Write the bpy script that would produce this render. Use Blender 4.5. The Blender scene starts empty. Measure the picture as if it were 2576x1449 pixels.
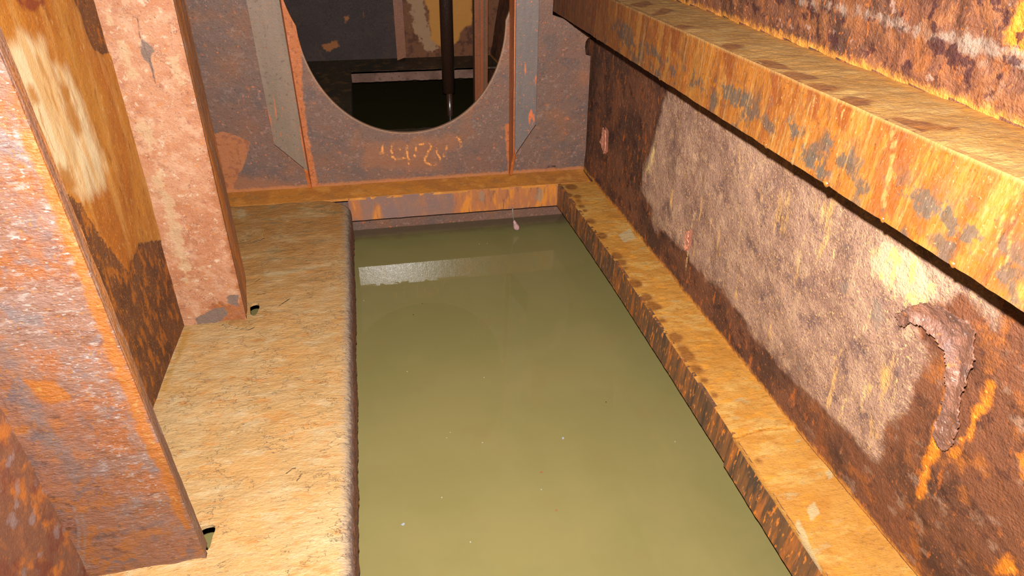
import bpy, math, random
import numpy as np
from mathutils import Vector, Matrix

# ---------------------------------------------------------------- camera, light, exposure
scene = bpy.context.scene
COL = scene.collection
CAM_AT = Vector((0.0, 0.0, 1.10))
PITCH, ROLL, YAW = 0.61514409, 0.02909494, -0.21782699
FOCAL_PX = 1665.96


def view_axes():
    f = Vector((0, math.cos(PITCH), -math.sin(PITCH)))
    u = Vector((0, math.sin(PITCH), math.cos(PITCH)))
    r = Vector((1, 0, 0))
    r2 = r * math.cos(ROLL) + u * math.sin(ROLL)
    u2 = -r * math.sin(ROLL) + u * math.cos(ROLL)
    rot = Matrix.Rotation(YAW, 3, 'Z')
    return rot @ r2, rot @ u2, rot @ f


RIGHT, UP, FWD = view_axes()


def aim(obj, at, right, up, fwd):
    m = Matrix((right, up, -fwd)).transposed().to_4x4()
    m.translation = at
    obj.matrix_world = m


cam_data = bpy.data.cameras.new('camera')
cam = bpy.data.objects.new('camera', cam_data)
COL.objects.link(cam)
cam_data.sensor_width = 36.0
cam_data.lens = 36.0 * FOCAL_PX / 2576.0
cam_data.clip_start = 0.02
aim(cam, CAM_AT, RIGHT, UP, FWD)
scene.camera = cam

world = bpy.data.worlds.new('World')
scene.world = world
world.use_nodes = True
world.node_tree.nodes['Background'].inputs['Color'].default_value = (0.30, 0.20, 0.12, 1)
world.node_tree.nodes['Background'].inputs['Strength'].default_value = 0.02

flash_data = bpy.data.lights.new('camera_flash', 'SPOT')
flash_data.energy = 560.0
flash_data.color = (1.0, 0.97, 0.92)
flash_data.shadow_soft_size = 0.008
flash_data.spot_size = math.radians(150)
flash_data.spot_blend = 1.0
flash = bpy.data.objects.new('camera_flash', flash_data)
COL.objects.link(flash)
aim(flash, CAM_AT + UP * 0.072 - RIGHT * 0.012, RIGHT, (UP + FWD * 0.06).normalized(), (FWD + UP * 0.06).normalized())

scene.view_settings.view_transform = 'Standard'
scene.view_settings.look = 'None'
scene.view_settings.exposure = 0.0
scene.view_settings.gamma = 1.0
scene.view_settings.use_curve_mapping = False

# ---------------------------------------------------------------- outlines of stains, flakes and holes, in metres on their own surface
POLY = {
 'wr_light':[[(1.614,0.527),(1.684,0.418),(1.687,0.369),(1.745,0.23),(1.754,0.157),(1.667,0.147),(1.628,0.099),(1.499,0.133),(1.399,0.128),(1.288,0.136),(1.208,0.148),(1.109,0.129),(0.972,0.121),(0.869,0.126),(0.767,0.141),(0.666,0.152),(0.665,0.24),(0.633,0.343),(0.631,0.449),(0.669,0.483),(0.64,0.547),(0.608,0.588),(0.55,0.584),(0.565,0.606),(0.641,0.62),(0.94,0.599),(1.479,0.567)]],
 'wr_yellow':[[(0.782,0.522),(0.755,0.563),(0.706,0.593),(0.657,0.575),(0.647,0.546),(0.668,0.507),(0.695,0.507),(0.719,0.525),(0.738,0.496)],[(1.703,0.313),(1.663,0.331),(1.69,0.255),(1.723,0.24)]],
 'wr_flake':[[(0.689,0.477),(0.668,0.507),(0.647,0.534),(0.61,0.552),(0.569,0.561),(0.547,0.558),(0.538,0.515),(0.536,0.471),(0.537,0.431),(0.527,0.391),(0.526,0.356),(0.537,0.317),(0.554,0.314),(0.566,0.334),(0.566,0.379),(0.566,0.426),(0.576,0.466),(0.587,0.487),(0.613,0.493),(0.638,0.494),(0.654,0.487),(0.665,0.47),(0.682,0.463)]],
 'wr_pinkbits':[[(2.083,0.241),(2.051,0.236),(2.042,0.167),(2.06,0.147),(2.082,0.172),(2.104,0.178),(2.082,0.202)],[(1.421,0.21),(1.407,0.212),(1.41,0.16),(1.42,0.138),(1.434,0.135),(1.428,0.175)],[(1.902,0.387),(1.856,0.391),(1.824,0.301),(1.841,0.199),(1.871,0.213),(1.866,0.31)]],
 'wr_orange':[[(0.579,0.405),(0.565,0.411),(0.558,0.366),(0.551,0.308),(0.56,0.258),(0.55,0.197),(0.56,0.138),(0.573,0.242),(0.575,0.329)],[(0.526,0.481),(0.518,0.489),(0.512,0.463),(0.521,0.406),(0.515,0.378),(0.529,0.316),(0.536,0.312),(0.522,0.387),(0.53,0.412),(0.523,0.453)],[(0.411,0.174),(0.405,0.242),(0.391,0.25),(0.375,0.234)],[(0.661,0.932),(0.648,0.952),(0.617,0.934),(0.613,0.897),(0.653,0.899)],[(0.447,0.414),(0.442,0.428),(0.397,0.348),(0.394,0.324)]],
 'wr_grey':[[(1.127,0.851),(1.019,0.871),(0.944,0.876),(0.877,0.882),(0.833,0.882),(0.756,0.891),(0.709,0.896),(0.658,0.895),(0.616,0.905),(0.609,0.889),(0.636,0.886),(0.678,0.883),(0.732,0.882),(0.804,0.873),(0.839,0.875),(0.912,0.871),(0.994,0.864)],[(0.847,0.427),(0.825,0.452),(0.817,0.445),(0.822,0.423)],[(0.947,0.178),(0.933,0.179),(0.942,0.154)],[(0.908,0.166),(0.897,0.181),(0.898,0.157)],[(0.752,0.461),(0.733,0.463),(0.721,0.442),(0.731,0.409),(0.75,0.42)]],
 'wr_streak':[[(1.413,0.252),(1.421,0.179),(1.423,0.072)],[(1.187,0.382),(1.188,0.328)],[(1.214,0.507),(1.217,0.467)],[(1.166,0.51),(1.178,0.457)],[(0.727,0.29),(0.722,0.212)],[(0.763,0.214),(0.767,0.141)],[(0.958,0.464),(0.962,0.378)],[(0.871,0.508),(0.875,0.462)],[(1.676,0.386),(1.693,0.267)],[(0.666,0.357),(0.662,0.314)],[(0.75,0.437),(0.756,0.388)]],
 'wl_cream':[[(1.138,0.8),(1.197,0.805),(1.24,0.784),(1.238,0.733),(1.288,0.616),(1.316,0.548),(1.296,0.512),(1.259,0.521),(1.235,0.553),(1.226,0.526),(1.202,0.538),(1.148,0.595),(1.137,0.715)],[(1.243,0.748),(1.289,0.731),(1.3,0.678),(1.3,0.618),(1.317,0.531),(1.292,0.559),(1.264,0.669)]],
 'wl_gold':[[(1.248,0.713),(1.277,0.701),(1.271,0.681),(1.273,0.622),(1.248,0.616),(1.239,0.671)],[(1.143,0.748),(1.163,0.738),(1.165,0.712),(1.139,0.717)],[(1.153,0.61),(1.191,0.582),(1.193,0.55),(1.145,0.559)]],
 'wl_brown':[[(1.143,0.568),(1.166,0.542),(1.185,0.519),(1.215,0.431),(1.248,0.374),(1.282,0.302),(1.305,0.319),(1.346,0.318),(1.373,0.325),(1.478,0.269),(1.531,0.226),(1.565,0.176),(1.556,0.121),(1.589,0.061),(1.522,-0.036),(1.183,-0.004),(1.057,0.125),(1.079,0.512)],[(1.404,0.816),(1.418,0.793),(1.415,0.748),(1.431,0.722),(1.464,0.702),(1.525,0.693),(1.506,0.751),(1.546,0.83),(1.42,0.853)]],
 'wl_dark':[[(1.207,0.86),(1.29,0.843),(1.274,0.834),(1.237,0.835),(1.209,0.846)]],
 'wl_crack':[[(1.316,0.322),(1.369,0.327),(1.49,0.262),(1.515,0.23),(1.555,0.188)],[(1.544,0.686),(1.521,0.636),(1.516,0.56),(1.522,0.517)]],
 'f2_cream':[[(-0.49,0.715),(-0.475,0.703),(-0.477,0.642),(-0.493,0.639)],[(-0.501,0.558),(-0.477,0.544),(-0.473,0.512),(-0.497,0.485),(-0.505,0.523)],[(-0.508,0.429),(-0.489,0.437),(-0.479,0.346),(-0.483,0.26),(-0.492,0.145),(-0.507,0.122),(-0.506,0.273)],[(-0.407,0.689),(-0.389,0.688),(-0.39,0.605),(-0.403,0.614)],[(-0.495,0.79),(-0.488,0.79),(-0.491,0.76),(-0.497,0.761)]],
 'f2_grey':[[(-0.447,0.727),(-0.429,0.697),(-0.439,0.69),(-0.441,0.649),(-0.446,0.637),(-0.446,0.674),(-0.456,0.694)],[(-0.512,0.022),(-0.469,0.042),(-0.433,0.05),(-0.428,0.024),(-0.463,-0.001),(-0.508,0.0)],[(-0.421,0.081),(-0.391,0.084),(-0.399,0.046),(-0.422,0.056)]],
 'f2_orange':[[(-0.464,0.061),(-0.435,0.064),(-0.393,0.052),(-0.38,0.018),(-0.391,-0.014),(-0.45,-0.006)],[(-0.379,0.478),(-0.344,0.476),(-0.349,0.291),(-0.349,0.129),(-0.368,0.003),(-0.395,0.006),(-0.394,0.09),(-0.391,0.163),(-0.384,0.316)]],
 'f2_crack':[[(-0.442,0.767),(-0.448,0.729),(-0.442,0.674),(-0.444,0.633),(-0.428,0.611)],[(-0.464,0.061),(-0.437,0.054),(-0.414,0.046)]],
 'f1_dark':[[(-0.528,0.529),(-0.502,0.497),(-0.487,0.444),(-0.471,0.37),(-0.472,0.265),(-0.461,0.142),(-0.464,-0.03),(-0.737,-0.008)],[(-0.461,0.142),(-0.389,0.135),(-0.372,0.016),(-0.451,-0.034),(-0.506,-0.017)]],
 'f1_band':[[(-0.38,0.808),(-0.371,0.808),(-0.37,0.745),(-0.376,0.648),(-0.38,0.514),(-0.378,0.394),(-0.383,0.274),(-0.394,0.276),(-0.392,0.42),(-0.389,0.55),(-0.384,0.677),(-0.383,0.756)],[(-0.387,0.302),(-0.376,0.3),(-0.38,0.195),(-0.387,0.09),(-0.395,0.136)],[(-0.508,0.455),(-0.475,0.45),(-0.466,0.417),(-0.492,0.414)]],
 'f1_grey':[[(-0.413,0.728),(-0.401,0.716),(-0.395,0.672),(-0.4,0.644),(-0.415,0.652),(-0.42,0.697)],[(-0.513,0.52),(-0.502,0.497),(-0.507,0.417),(-0.504,0.334),(-0.493,0.251),(-0.517,0.228),(-0.527,0.33),(-0.522,0.442)]],
 'f1_scratch':[[(-0.532,0.191),(-0.546,0.121),(-0.589,0.008)],[(-0.527,0.17),(-0.541,0.109),(-0.58,0.005)],[(-0.545,0.132),(-0.583,0.006)]],
 'fl_hole':[[(-0.402,0.843),(-0.397,0.853),(-0.385,0.857),(-0.372,0.855),(-0.369,0.844),(-0.372,0.827),(-0.374,0.799),(-0.386,0.808)],[(-0.388,1.563),(-0.376,1.57),(-0.364,1.566),(-0.36,1.545),(-0.364,1.519),(-0.371,1.506),(-0.381,1.518)]],
 'fl_crack':[[(-0.458,1.9),(-0.416,1.895),(-0.383,1.921)],[(-0.4,1.995),(-0.356,1.955),(-0.325,1.952)],[(-0.452,1.487),(-0.419,1.465),(-0.378,1.449),(-0.365,1.46)],[(-0.387,1.675),(-0.372,1.689)],[(-0.38,1.607),(-0.351,1.61)],[(-0.311,1.543),(-0.282,1.575)],[(-0.249,0.955),(-0.235,0.968),(-0.218,0.95),(-0.228,0.931)],[(-0.248,1.763),(-0.245,1.767)]],
 'fl_scale':[[(-0.455,1.899),(-0.416,1.895),(-0.384,1.922),(-0.383,1.962),(-0.42,1.988),(-0.452,1.968)],[(-0.451,1.487),(-0.419,1.465),(-0.378,1.449),(-0.357,1.462),(-0.388,1.488),(-0.42,1.508),(-0.444,1.506)]],
 'fl_pale':[[(-0.363,1.708),(-0.302,1.715),(-0.177,1.738),(-0.175,1.724),(-0.301,1.698),(-0.358,1.693)],[(-0.492,2.119),(-0.467,2.129),(-0.457,2.071),(-0.478,2.061)]],
 'fl_rim':[[(-0.553,1.249),(-0.533,1.476),(-0.523,1.471),(-0.54,1.247)]],
 'bh_flake':[[(-0.533,0.222),(-0.506,0.227),(-0.461,0.204),(-0.429,0.183),(-0.439,0.152),(-0.455,0.116),(-0.489,0.066),(-0.521,0.007),(-0.579,0.012)]],
 'bh_orange':[[(-0.544,0.055),(-0.463,0.064),(-0.375,0.035),(-0.311,0.007),(-0.369,-0.008),(-0.555,0.001)],[(-0.052,0.142),(0.011,0.156),(0.138,0.161),(0.238,0.17),(0.302,0.159),(0.279,0.114),(0.205,0.08),(0.218,0.039),(0.116,0.039),(0.003,0.062),(-0.067,0.067)],[(0.724,0.379),(0.747,0.378),(0.747,0.342),(0.72,0.343)]],
 'bh_mark':[[(0.013,0.147),(0.011,0.12)],[(0.001,0.116),(0.028,0.11)],[(0.05,0.148),(0.041,0.128),(0.046,0.109),(0.044,0.097),(0.056,0.088),(0.079,0.09),(0.091,0.094)],[(0.099,0.137),(0.097,0.099),(0.104,0.083),(0.101,0.068)],[(0.069,0.132),(0.073,0.125)],[(0.131,0.137),(0.13,0.119)],[(0.123,0.101),(0.125,0.094)],[(0.145,0.139),(0.165,0.144),(0.182,0.14),(0.187,0.127),(0.174,0.113),(0.167,0.095),(0.158,0.083),(0.164,0.067),(0.181,0.059),(0.199,0.058),(0.212,0.068),(0.217,0.079)],[(0.204,0.122),(0.206,0.103),(0.216,0.082)],[(0.243,0.127),(0.239,0.115)],[(0.228,0.097),(0.23,0.088)],[(0.28,0.158),(0.292,0.144),(0.294,0.121)]],
 'bh_arc':[[(0.618,-0.007),(0.622,0.013),(0.635,0.023),(0.654,0.02),(0.665,0.003),(0.669,-0.007),(0.686,-0.012)]],
 'bh_slot':[[(0.732,0.392),(0.727,0.42),(0.737,0.45),(0.757,0.456),(0.76,0.433),(0.75,0.419),(0.75,0.389)]],
 'st_spots':[(0.681,2.117,0.0236),(0.658,2.057,0.013),(0.682,2.04,0.0144),(0.677,2.007,0.0085),(0.676,1.965,0.0112),(0.679,1.933,0.0083),(0.678,1.859,0.0162),(0.684,1.76,0.0196),(0.692,1.635,0.0187),(0.696,1.597,0.0148),(0.696,1.566,0.0073),(0.697,1.482,0.0212),(0.706,1.411,0.0171),(0.707,1.369,0.0213),(0.722,1.362,0.0101),(0.709,1.303,0.0098),(0.715,1.226,0.02),(0.716,1.18,0.0155),(0.717,1.154,0.0194),(0.718,1.102,0.0159),(0.719,1.061,0.0088),(0.722,1.012,0.0076),(0.729,0.811,0.006)],
 'st_grey':[[(0.764,0.684),(0.787,0.693),(0.784,0.667),(0.754,0.654)],[(0.851,0.758),(0.871,0.76),(0.863,0.741),(0.848,0.738)],[(0.74,1.759),(0.792,1.79),(0.789,1.726),(0.742,1.708)],[(0.718,0.651),(0.736,0.666),(0.714,0.551),(0.696,0.547)]],
 'st_step':[[(0.703,0.88),(0.736,0.886),(0.777,0.89),(0.843,0.884),(0.856,0.898)]],
 'ul_wedge':[[(0.621,1.587),(0.675,1.626),(0.672,1.58),(0.629,1.548)],[(0.613,1.433),(0.673,1.517),(0.684,1.491),(0.639,1.441)],[(0.604,1.294),(0.625,1.305),(0.639,1.289),(0.607,1.258)],[(0.609,1.093),(0.627,1.111),(0.64,1.102),(0.64,1.081),(0.598,1.054)],[(0.601,0.97),(0.625,0.975),(0.631,0.945),(0.624,0.911),(0.601,0.933)],[(0.598,0.886),(0.62,0.898),(0.635,0.87),(0.628,0.854),(0.586,0.842)],[(0.598,0.818),(0.615,0.819),(0.63,0.797),(0.586,0.777)],[(0.595,0.745),(0.615,0.749),(0.63,0.729),(0.586,0.709)],[(0.589,0.649),(0.615,0.659),(0.632,0.633),(0.645,0.608),(0.611,0.614),(0.587,0.607)]],
 'uf_grey':[[(1.658,0.677),(1.606,0.708),(1.49,0.705),(1.492,0.674),(1.589,0.661)],[(1.048,0.731),(1.018,0.747),(0.959,0.744),(0.955,0.722),(1.001,0.712),(1.033,0.715)],[(0.763,0.756),(0.742,0.77),(0.724,0.754),(0.741,0.742)],[(0.717,0.741),(0.691,0.758),(0.674,0.743),(0.705,0.735)],[(0.593,0.751),(0.56,0.777),(0.499,0.766),(0.47,0.764),(0.502,0.75)],[(0.838,0.749),(0.817,0.752),(0.805,0.738),(0.817,0.73)],[(1.435,0.698),(1.365,0.708),(1.325,0.695),(1.404,0.685)],[(0.803,0.712),(0.756,0.723),(0.722,0.715),(0.757,0.705)]],
 'uf_streak':[[(1.713,0.71),(1.642,0.676)],[(0.891,0.797),(0.865,0.721),(0.864,0.695)],[(0.855,0.803),(0.817,0.696)],[(0.796,0.8),(0.789,0.768),(0.781,0.712)],[(0.733,0.806),(0.713,0.742),(0.713,0.707)],[(0.71,0.809),(0.695,0.75)],[(0.639,0.816),(0.62,0.774),(0.612,0.725)],[(0.628,0.815),(0.606,0.728)],[(0.488,0.822),(0.468,0.741)],[(0.47,0.826),(0.449,0.754)],[(0.459,0.823),(0.431,0.751)],[(1.297,0.758),(1.279,0.667)],[(1.056,0.78),(1.031,0.712)],[(0.964,0.793),(0.945,0.729)]],
 'uf_wedge':[[(0.917,0.801),(0.894,0.802),(0.868,0.763),(0.883,0.758)],[(0.808,0.804),(0.787,0.803),(0.777,0.773),(0.792,0.773)],[(0.743,0.806),(0.718,0.809),(0.716,0.78),(0.731,0.785)],[(0.647,0.817),(0.616,0.818),(0.613,0.787),(0.631,0.794)],[(1.3,0.765),(1.26,0.769),(1.263,0.728),(1.285,0.73)],[(1.067,0.787),(1.037,0.788),(1.032,0.746),(1.044,0.749)]],
 'uf_drips':[(1.885,0.5),(1.778,0.9),(1.715,0.6),(1.327,1.0),(1.236,0.5),(1.141,0.8),(1.039,0.6),(0.882,1.0),(0.806,0.9),(0.721,1.1),(0.694,0.6),(0.604,0.9),(0.545,0.6),(0.489,1.0)],
 'lb_orange':[[(0.241,0.006),(0.335,0.008),(0.482,0.006),(0.641,-0.001),(0.642,-0.092),(0.47,-0.095),(0.245,-0.096),(0.261,-0.047)],[(0.136,-0.005),(0.15,-0.006),(0.147,-0.054),(0.136,-0.053)],[(-0.118,-0.008),(-0.084,-0.011),(-0.085,-0.086),(-0.127,-0.087)],[(-0.032,-0.039),(-0.018,-0.04),(-0.015,-0.089),(-0.043,-0.087)]],
 'lb_grey':[[(0.339,-0.013),(0.357,-0.006),(0.364,-0.048),(0.346,-0.051)],[(0.561,-0.014),(0.586,-0.021),(0.579,-0.074),(0.552,-0.055)]],
 'b2_tan':[[(0.303,0.38),(0.44,0.378),(0.514,0.377),(0.579,0.376),(0.566,0.173),(0.51,0.143),(0.486,0.069),(0.396,0.05),(0.343,0.105),(0.337,0.22)]],
 'b2_cream':[[(0.22,0.381),(0.303,0.38),(0.316,0.22),(0.354,0.105),(0.395,0.039),(0.306,0.031),(0.248,0.16)]],
 'b2_orange':[[(-0.122,0.22),(-0.083,0.239),(-0.075,0.219),(-0.113,0.19)],[(-0.019,0.258),(-0.002,0.264),(-0.012,0.224)],[(-0.267,0.091),(-0.161,0.109),(-0.145,0.067),(-0.231,0.048)]],
 'specks':[(-0.028,0.926,'b'),(0.39,1.108,'b'),(0.109,1.178,'w'),(0.098,1.161,'w'),(0.185,1.129,'w'),(0.319,0.9,'o'),(0.298,0.962,'w'),(0.31,1.012,'o'),(0.065,0.982,'w'),(0.113,0.855,'w'),(0.67,1.044,'w'),(0.089,1.745,'r'),(0.056,1.69,'r'),(-0.096,1.792,'w'),(0.018,1.428,'w'),(0.229,1.365,'w'),(0.33,2.08,'w'),(0.36,2.078,'w'),(0.463,2.144,'o'),(0.54,1.211,'r')],
}


# ---------------------------------------------------------------- helpers: shapes
def wall_right_x(y, z):
    base = 0.771 + (2.257 - y) * 0.109 / 1.757
    top = 0.770 - (2.257 - y) * 0.028 / 1.757
    return base + (top - base) * z / 0.75


def wall_left_x(y, z):
    return -0.540 + np.where(np.asarray(y) < 1.5, 0.04, -0.03) * (np.asarray(y) - 1.5) + 0.04 * z


def upper_z(y):
    return 0.695 + 0.0774 * (2.257 - y)


def upper_x(y):
    return 0.614 - 0.0125 * (2.257 - y)


LIP_FIT = np.polyfit([2.15, 1.45, 0.88, 0.543, -0.4], [0.640, 0.684, 0.706, 0.716, 0.75], 3)


def lower_x(y):
    return np.polyval(LIP_FIT, y)


def sd_poly(U, V, pts):
    """signed distance to a closed outline, positive inside"""
    p = np.array(pts, float)
    d2 = np.full(U.shape, 1e9)
    inside = np.zeros(U.shape, bool)
    n = len(p)
    for i in range(n):
        ax, ay = p[i]
        bx, by = p[(i + 1) % n]
        ex, ey = bx - ax, by - ay
        wx, wy = U - ax, V - ay
        t = np.clip((wx * ex + wy * ey) / (ex * ex + ey * ey + 1e-12), 0, 1)
        d2 = np.minimum(d2, (wx - ex * t) ** 2 + (wy - ey * t) ** 2)
        c = ((ay <= V) & (by > V)) | ((by <= V) & (ay > V))
        xi = ax + (V - ay) / (by - ay + 1e-12) * ex
        inside ^= c & (U < xi)
    d = np.sqrt(d2)
    return np.where(inside, d, -d)


def sd_polys(U, V, polys):
    out = np.full(U.shape, -9.0)
    for p in polys:
        out = np.maximum(out, sd_poly(U, V, p))
    return out


def d_lines(U, V, lines):
    d2 = np.full(U.shape, 1e6)
    for p in lines:
        for (ax, ay), (bx, by) in zip(p[:-1], p[1:]):
            ex, ey = bx - ax, by - ay
            wx, wy = U - ax, V - ay
            t = np.clip((wx * ex + wy * ey) / (ex * ex + ey * ey + 1e-12), 0, 1)
            d2 = np.minimum(d2, (wx - ex * t) ** 2 + (wy - ey * t) ** 2)
    return np.sqrt(d2)


def vnoise(U, V, scale, seed=0, octaves=4):
    """smooth value noise, about -1..1"""
    rng = np.random.RandomState(seed)
    out = np.zeros(U.shape)
    amp, tot = 1.0, 0.0
    for k in range(octaves):
        g = rng.rand(128, 128) * 2 - 1
        a, b = U * scale + rng.rand() * 90, V * scale + rng.rand() * 90
        ia, ib = np.floor(a).astype(int), np.floor(b).astype(int)
        fa, fb = a - ia, b - ib
        fa, fb = fa * fa * (3 - 2 * fa), fb * fb * (3 - 2 * fb)
        w = lambda i, j: g[i % 128, j % 128]
        out += amp * ((w(ia, ib) * (1 - fa) + w(ia + 1, ib) * fa) * (1 - fb) + (w(ia, ib + 1) * (1 - fa) + w(ia + 1, ib + 1) * fa) * fb)
        tot += amp
        amp *= 0.5
        scale *= 2.03
    return out / tot


def link(name, verts, faces, mat, parent=None, attrs=None, smooth=True):
    me = bpy.data.meshes.new(name)
    me.from_pydata([tuple(v) for v in verts], [], [tuple(f) for f in faces])
    me.update()
    if smooth:
        me.polygons.foreach_set('use_smooth', [True] * len(me.polygons))
    for k, a in (attrs or {}).items():
        at = me.attributes.new(k, 'FLOAT', 'POINT')
        at.data.foreach_set('value', np.ascontiguousarray(a, dtype=np.float32))
    if mat:
        me.materials.append(mat)
    o = bpy.data.objects.new(name, me)
    COL.objects.link(o)
    if parent:
        o.parent = parent
    return o


def solid(name, V, F, back, mat, parent=None, attrs=None, sharp=True):
    """thicken a surface (verts V, quads F) by the offset vector or per-vertex offsets `back`"""
    n = len(V)
    used = np.zeros(n, bool)
    used[F.ravel()] = True
    remap = -np.ones(n, int)
    remap[used] = np.arange(used.sum())
    V2, F2 = V[used], remap[F]
    at = {k: a[used] for k, a in (attrs or {}).items()}
    m = len(V2)
    e = np.concatenate([F2[:, [0, 1]], F2[:, [1, 2]], F2[:, [2, 3]], F2[:, [3, 0]]])
    key = np.sort(e, axis=1)
    code = key[:, 0].astype(np.int64) * (m + 1) + key[:, 1]
    uq, first, cnt = np.unique(code, return_index=True, return_counts=True)
    rim = e[first[cnt == 1]]
    B = V2 + np.asarray(back)
    bi = np.unique(rim.ravel())
    # the rim gets vertices of its own so the edges stay crisp
    rm = -np.ones(m, int)
    rm[bi] = np.arange(len(bi))
    verts = np.concatenate([V2, B, V2[bi], B[bi]])
    o1, o2 = 2 * m, 2 * m + len(bi)
    faces = [tuple(f) for f in F2] + [tuple(f[::-1] + m) for f in F2]
    faces += [(o1 + rm[b], o1 + rm[a], o2 + rm[a], o2 + rm[b]) for a, b in rim]
    at = {k: np.concatenate([a, a, a[bi], a[bi]]) for k, a in at.items()}
    return link(name, verts, faces, mat, parent, at)


def grid_faces(nu, nv):
    i, j = np.meshgrid(np.arange(nu - 1), np.arange(nv - 1), indexing='ij')
    a = (i * nv + j).ravel()
    return np.stack([a, a + nv, a + nv + 1, a + 1], axis=1)


def sheet(name, us, vs, fn, back, mat, parent=None, attr_fn=None, flip=False, keep=None):
    U, V = np.meshgrid(us, vs, indexing='ij')
    X, Y, Z = fn(U, V)
    P = np.stack([np.broadcast_to(a, U.shape).ravel() for a in (X, Y, Z)], axis=1).astype(float)
    at = {k: np.broadcast_to(a, U.shape).ravel() for k, a in (attr_fn(X, Y, Z, U, V) if attr_fn else {}).items()}
    F = grid_faces(len(us), len(vs))
    if keep is not None:
        P, F = keep(P, F)
    if flip:
        F = F[:, ::-1]
    return solid(name, P, F, back, mat, parent, at)


def frange(a, b, step):
    n = max(2, int(round((b - a) / step)) + 1)
    return np.linspace(a, b, n)


def tube(name, pts, radii, mat, parent=None, seg=20):
    verts, faces = [], []
    pts = [Vector(p) for p in pts]
    for i, p in enumerate(pts):
        d = (pts[min(i + 1, len(pts) - 1)] - pts[max(i - 1, 0)]).normalized()
        a = d.orthogonal().normalized()
        b = d.cross(a)
        for k in range(seg):
            t = 2 * math.pi * k / seg
            verts.append(p + (a * math.cos(t) + b * math.sin(t)) * radii[i])
    for i in range(len(pts) - 1):
        for k in range(seg):
            faces.append((i * seg + k, i * seg + (k + 1) % seg, (i + 1) * seg + (k + 1) % seg, (i + 1) * seg + k))
    faces.append(tuple(range(seg))[::-1])
    faces.append(tuple((len(pts) - 1) * seg + k for k in range(seg)))
    return link(name, verts, faces, mat, parent)


def thing(name, loc, label, cat, group=None):
    o = bpy.data.objects.new(name, None)
    COL.objects.link(o)
    o.location = loc
    o.empty_display_size = 0.05
    return tag(o, label, cat, group)


def tag(o, label, cat, group=None, kind=None):
    o['label'] = label
    o['category'] = cat
    if group:
        o['group'] = group
    if kind:
        o['kind'] = kind
    return o


def to_local(o):
    """children are modelled in world space: cancel the parent's offset"""
    for c in o.children:
        c.matrix_parent_inverse = Matrix.Translation(-o.location)


# ---------------------------------------------------------------- helpers: materials
def lin(c, g=1.0):
    def f(x):
        x /= 255.0
        return x / 12.92 if x <= 0.04045 else ((x + 0.055) / 1.055) ** 2.4
    return tuple(min(0.85, f(v) * g * 0.36) for v in c) + (1.0,)


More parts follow.
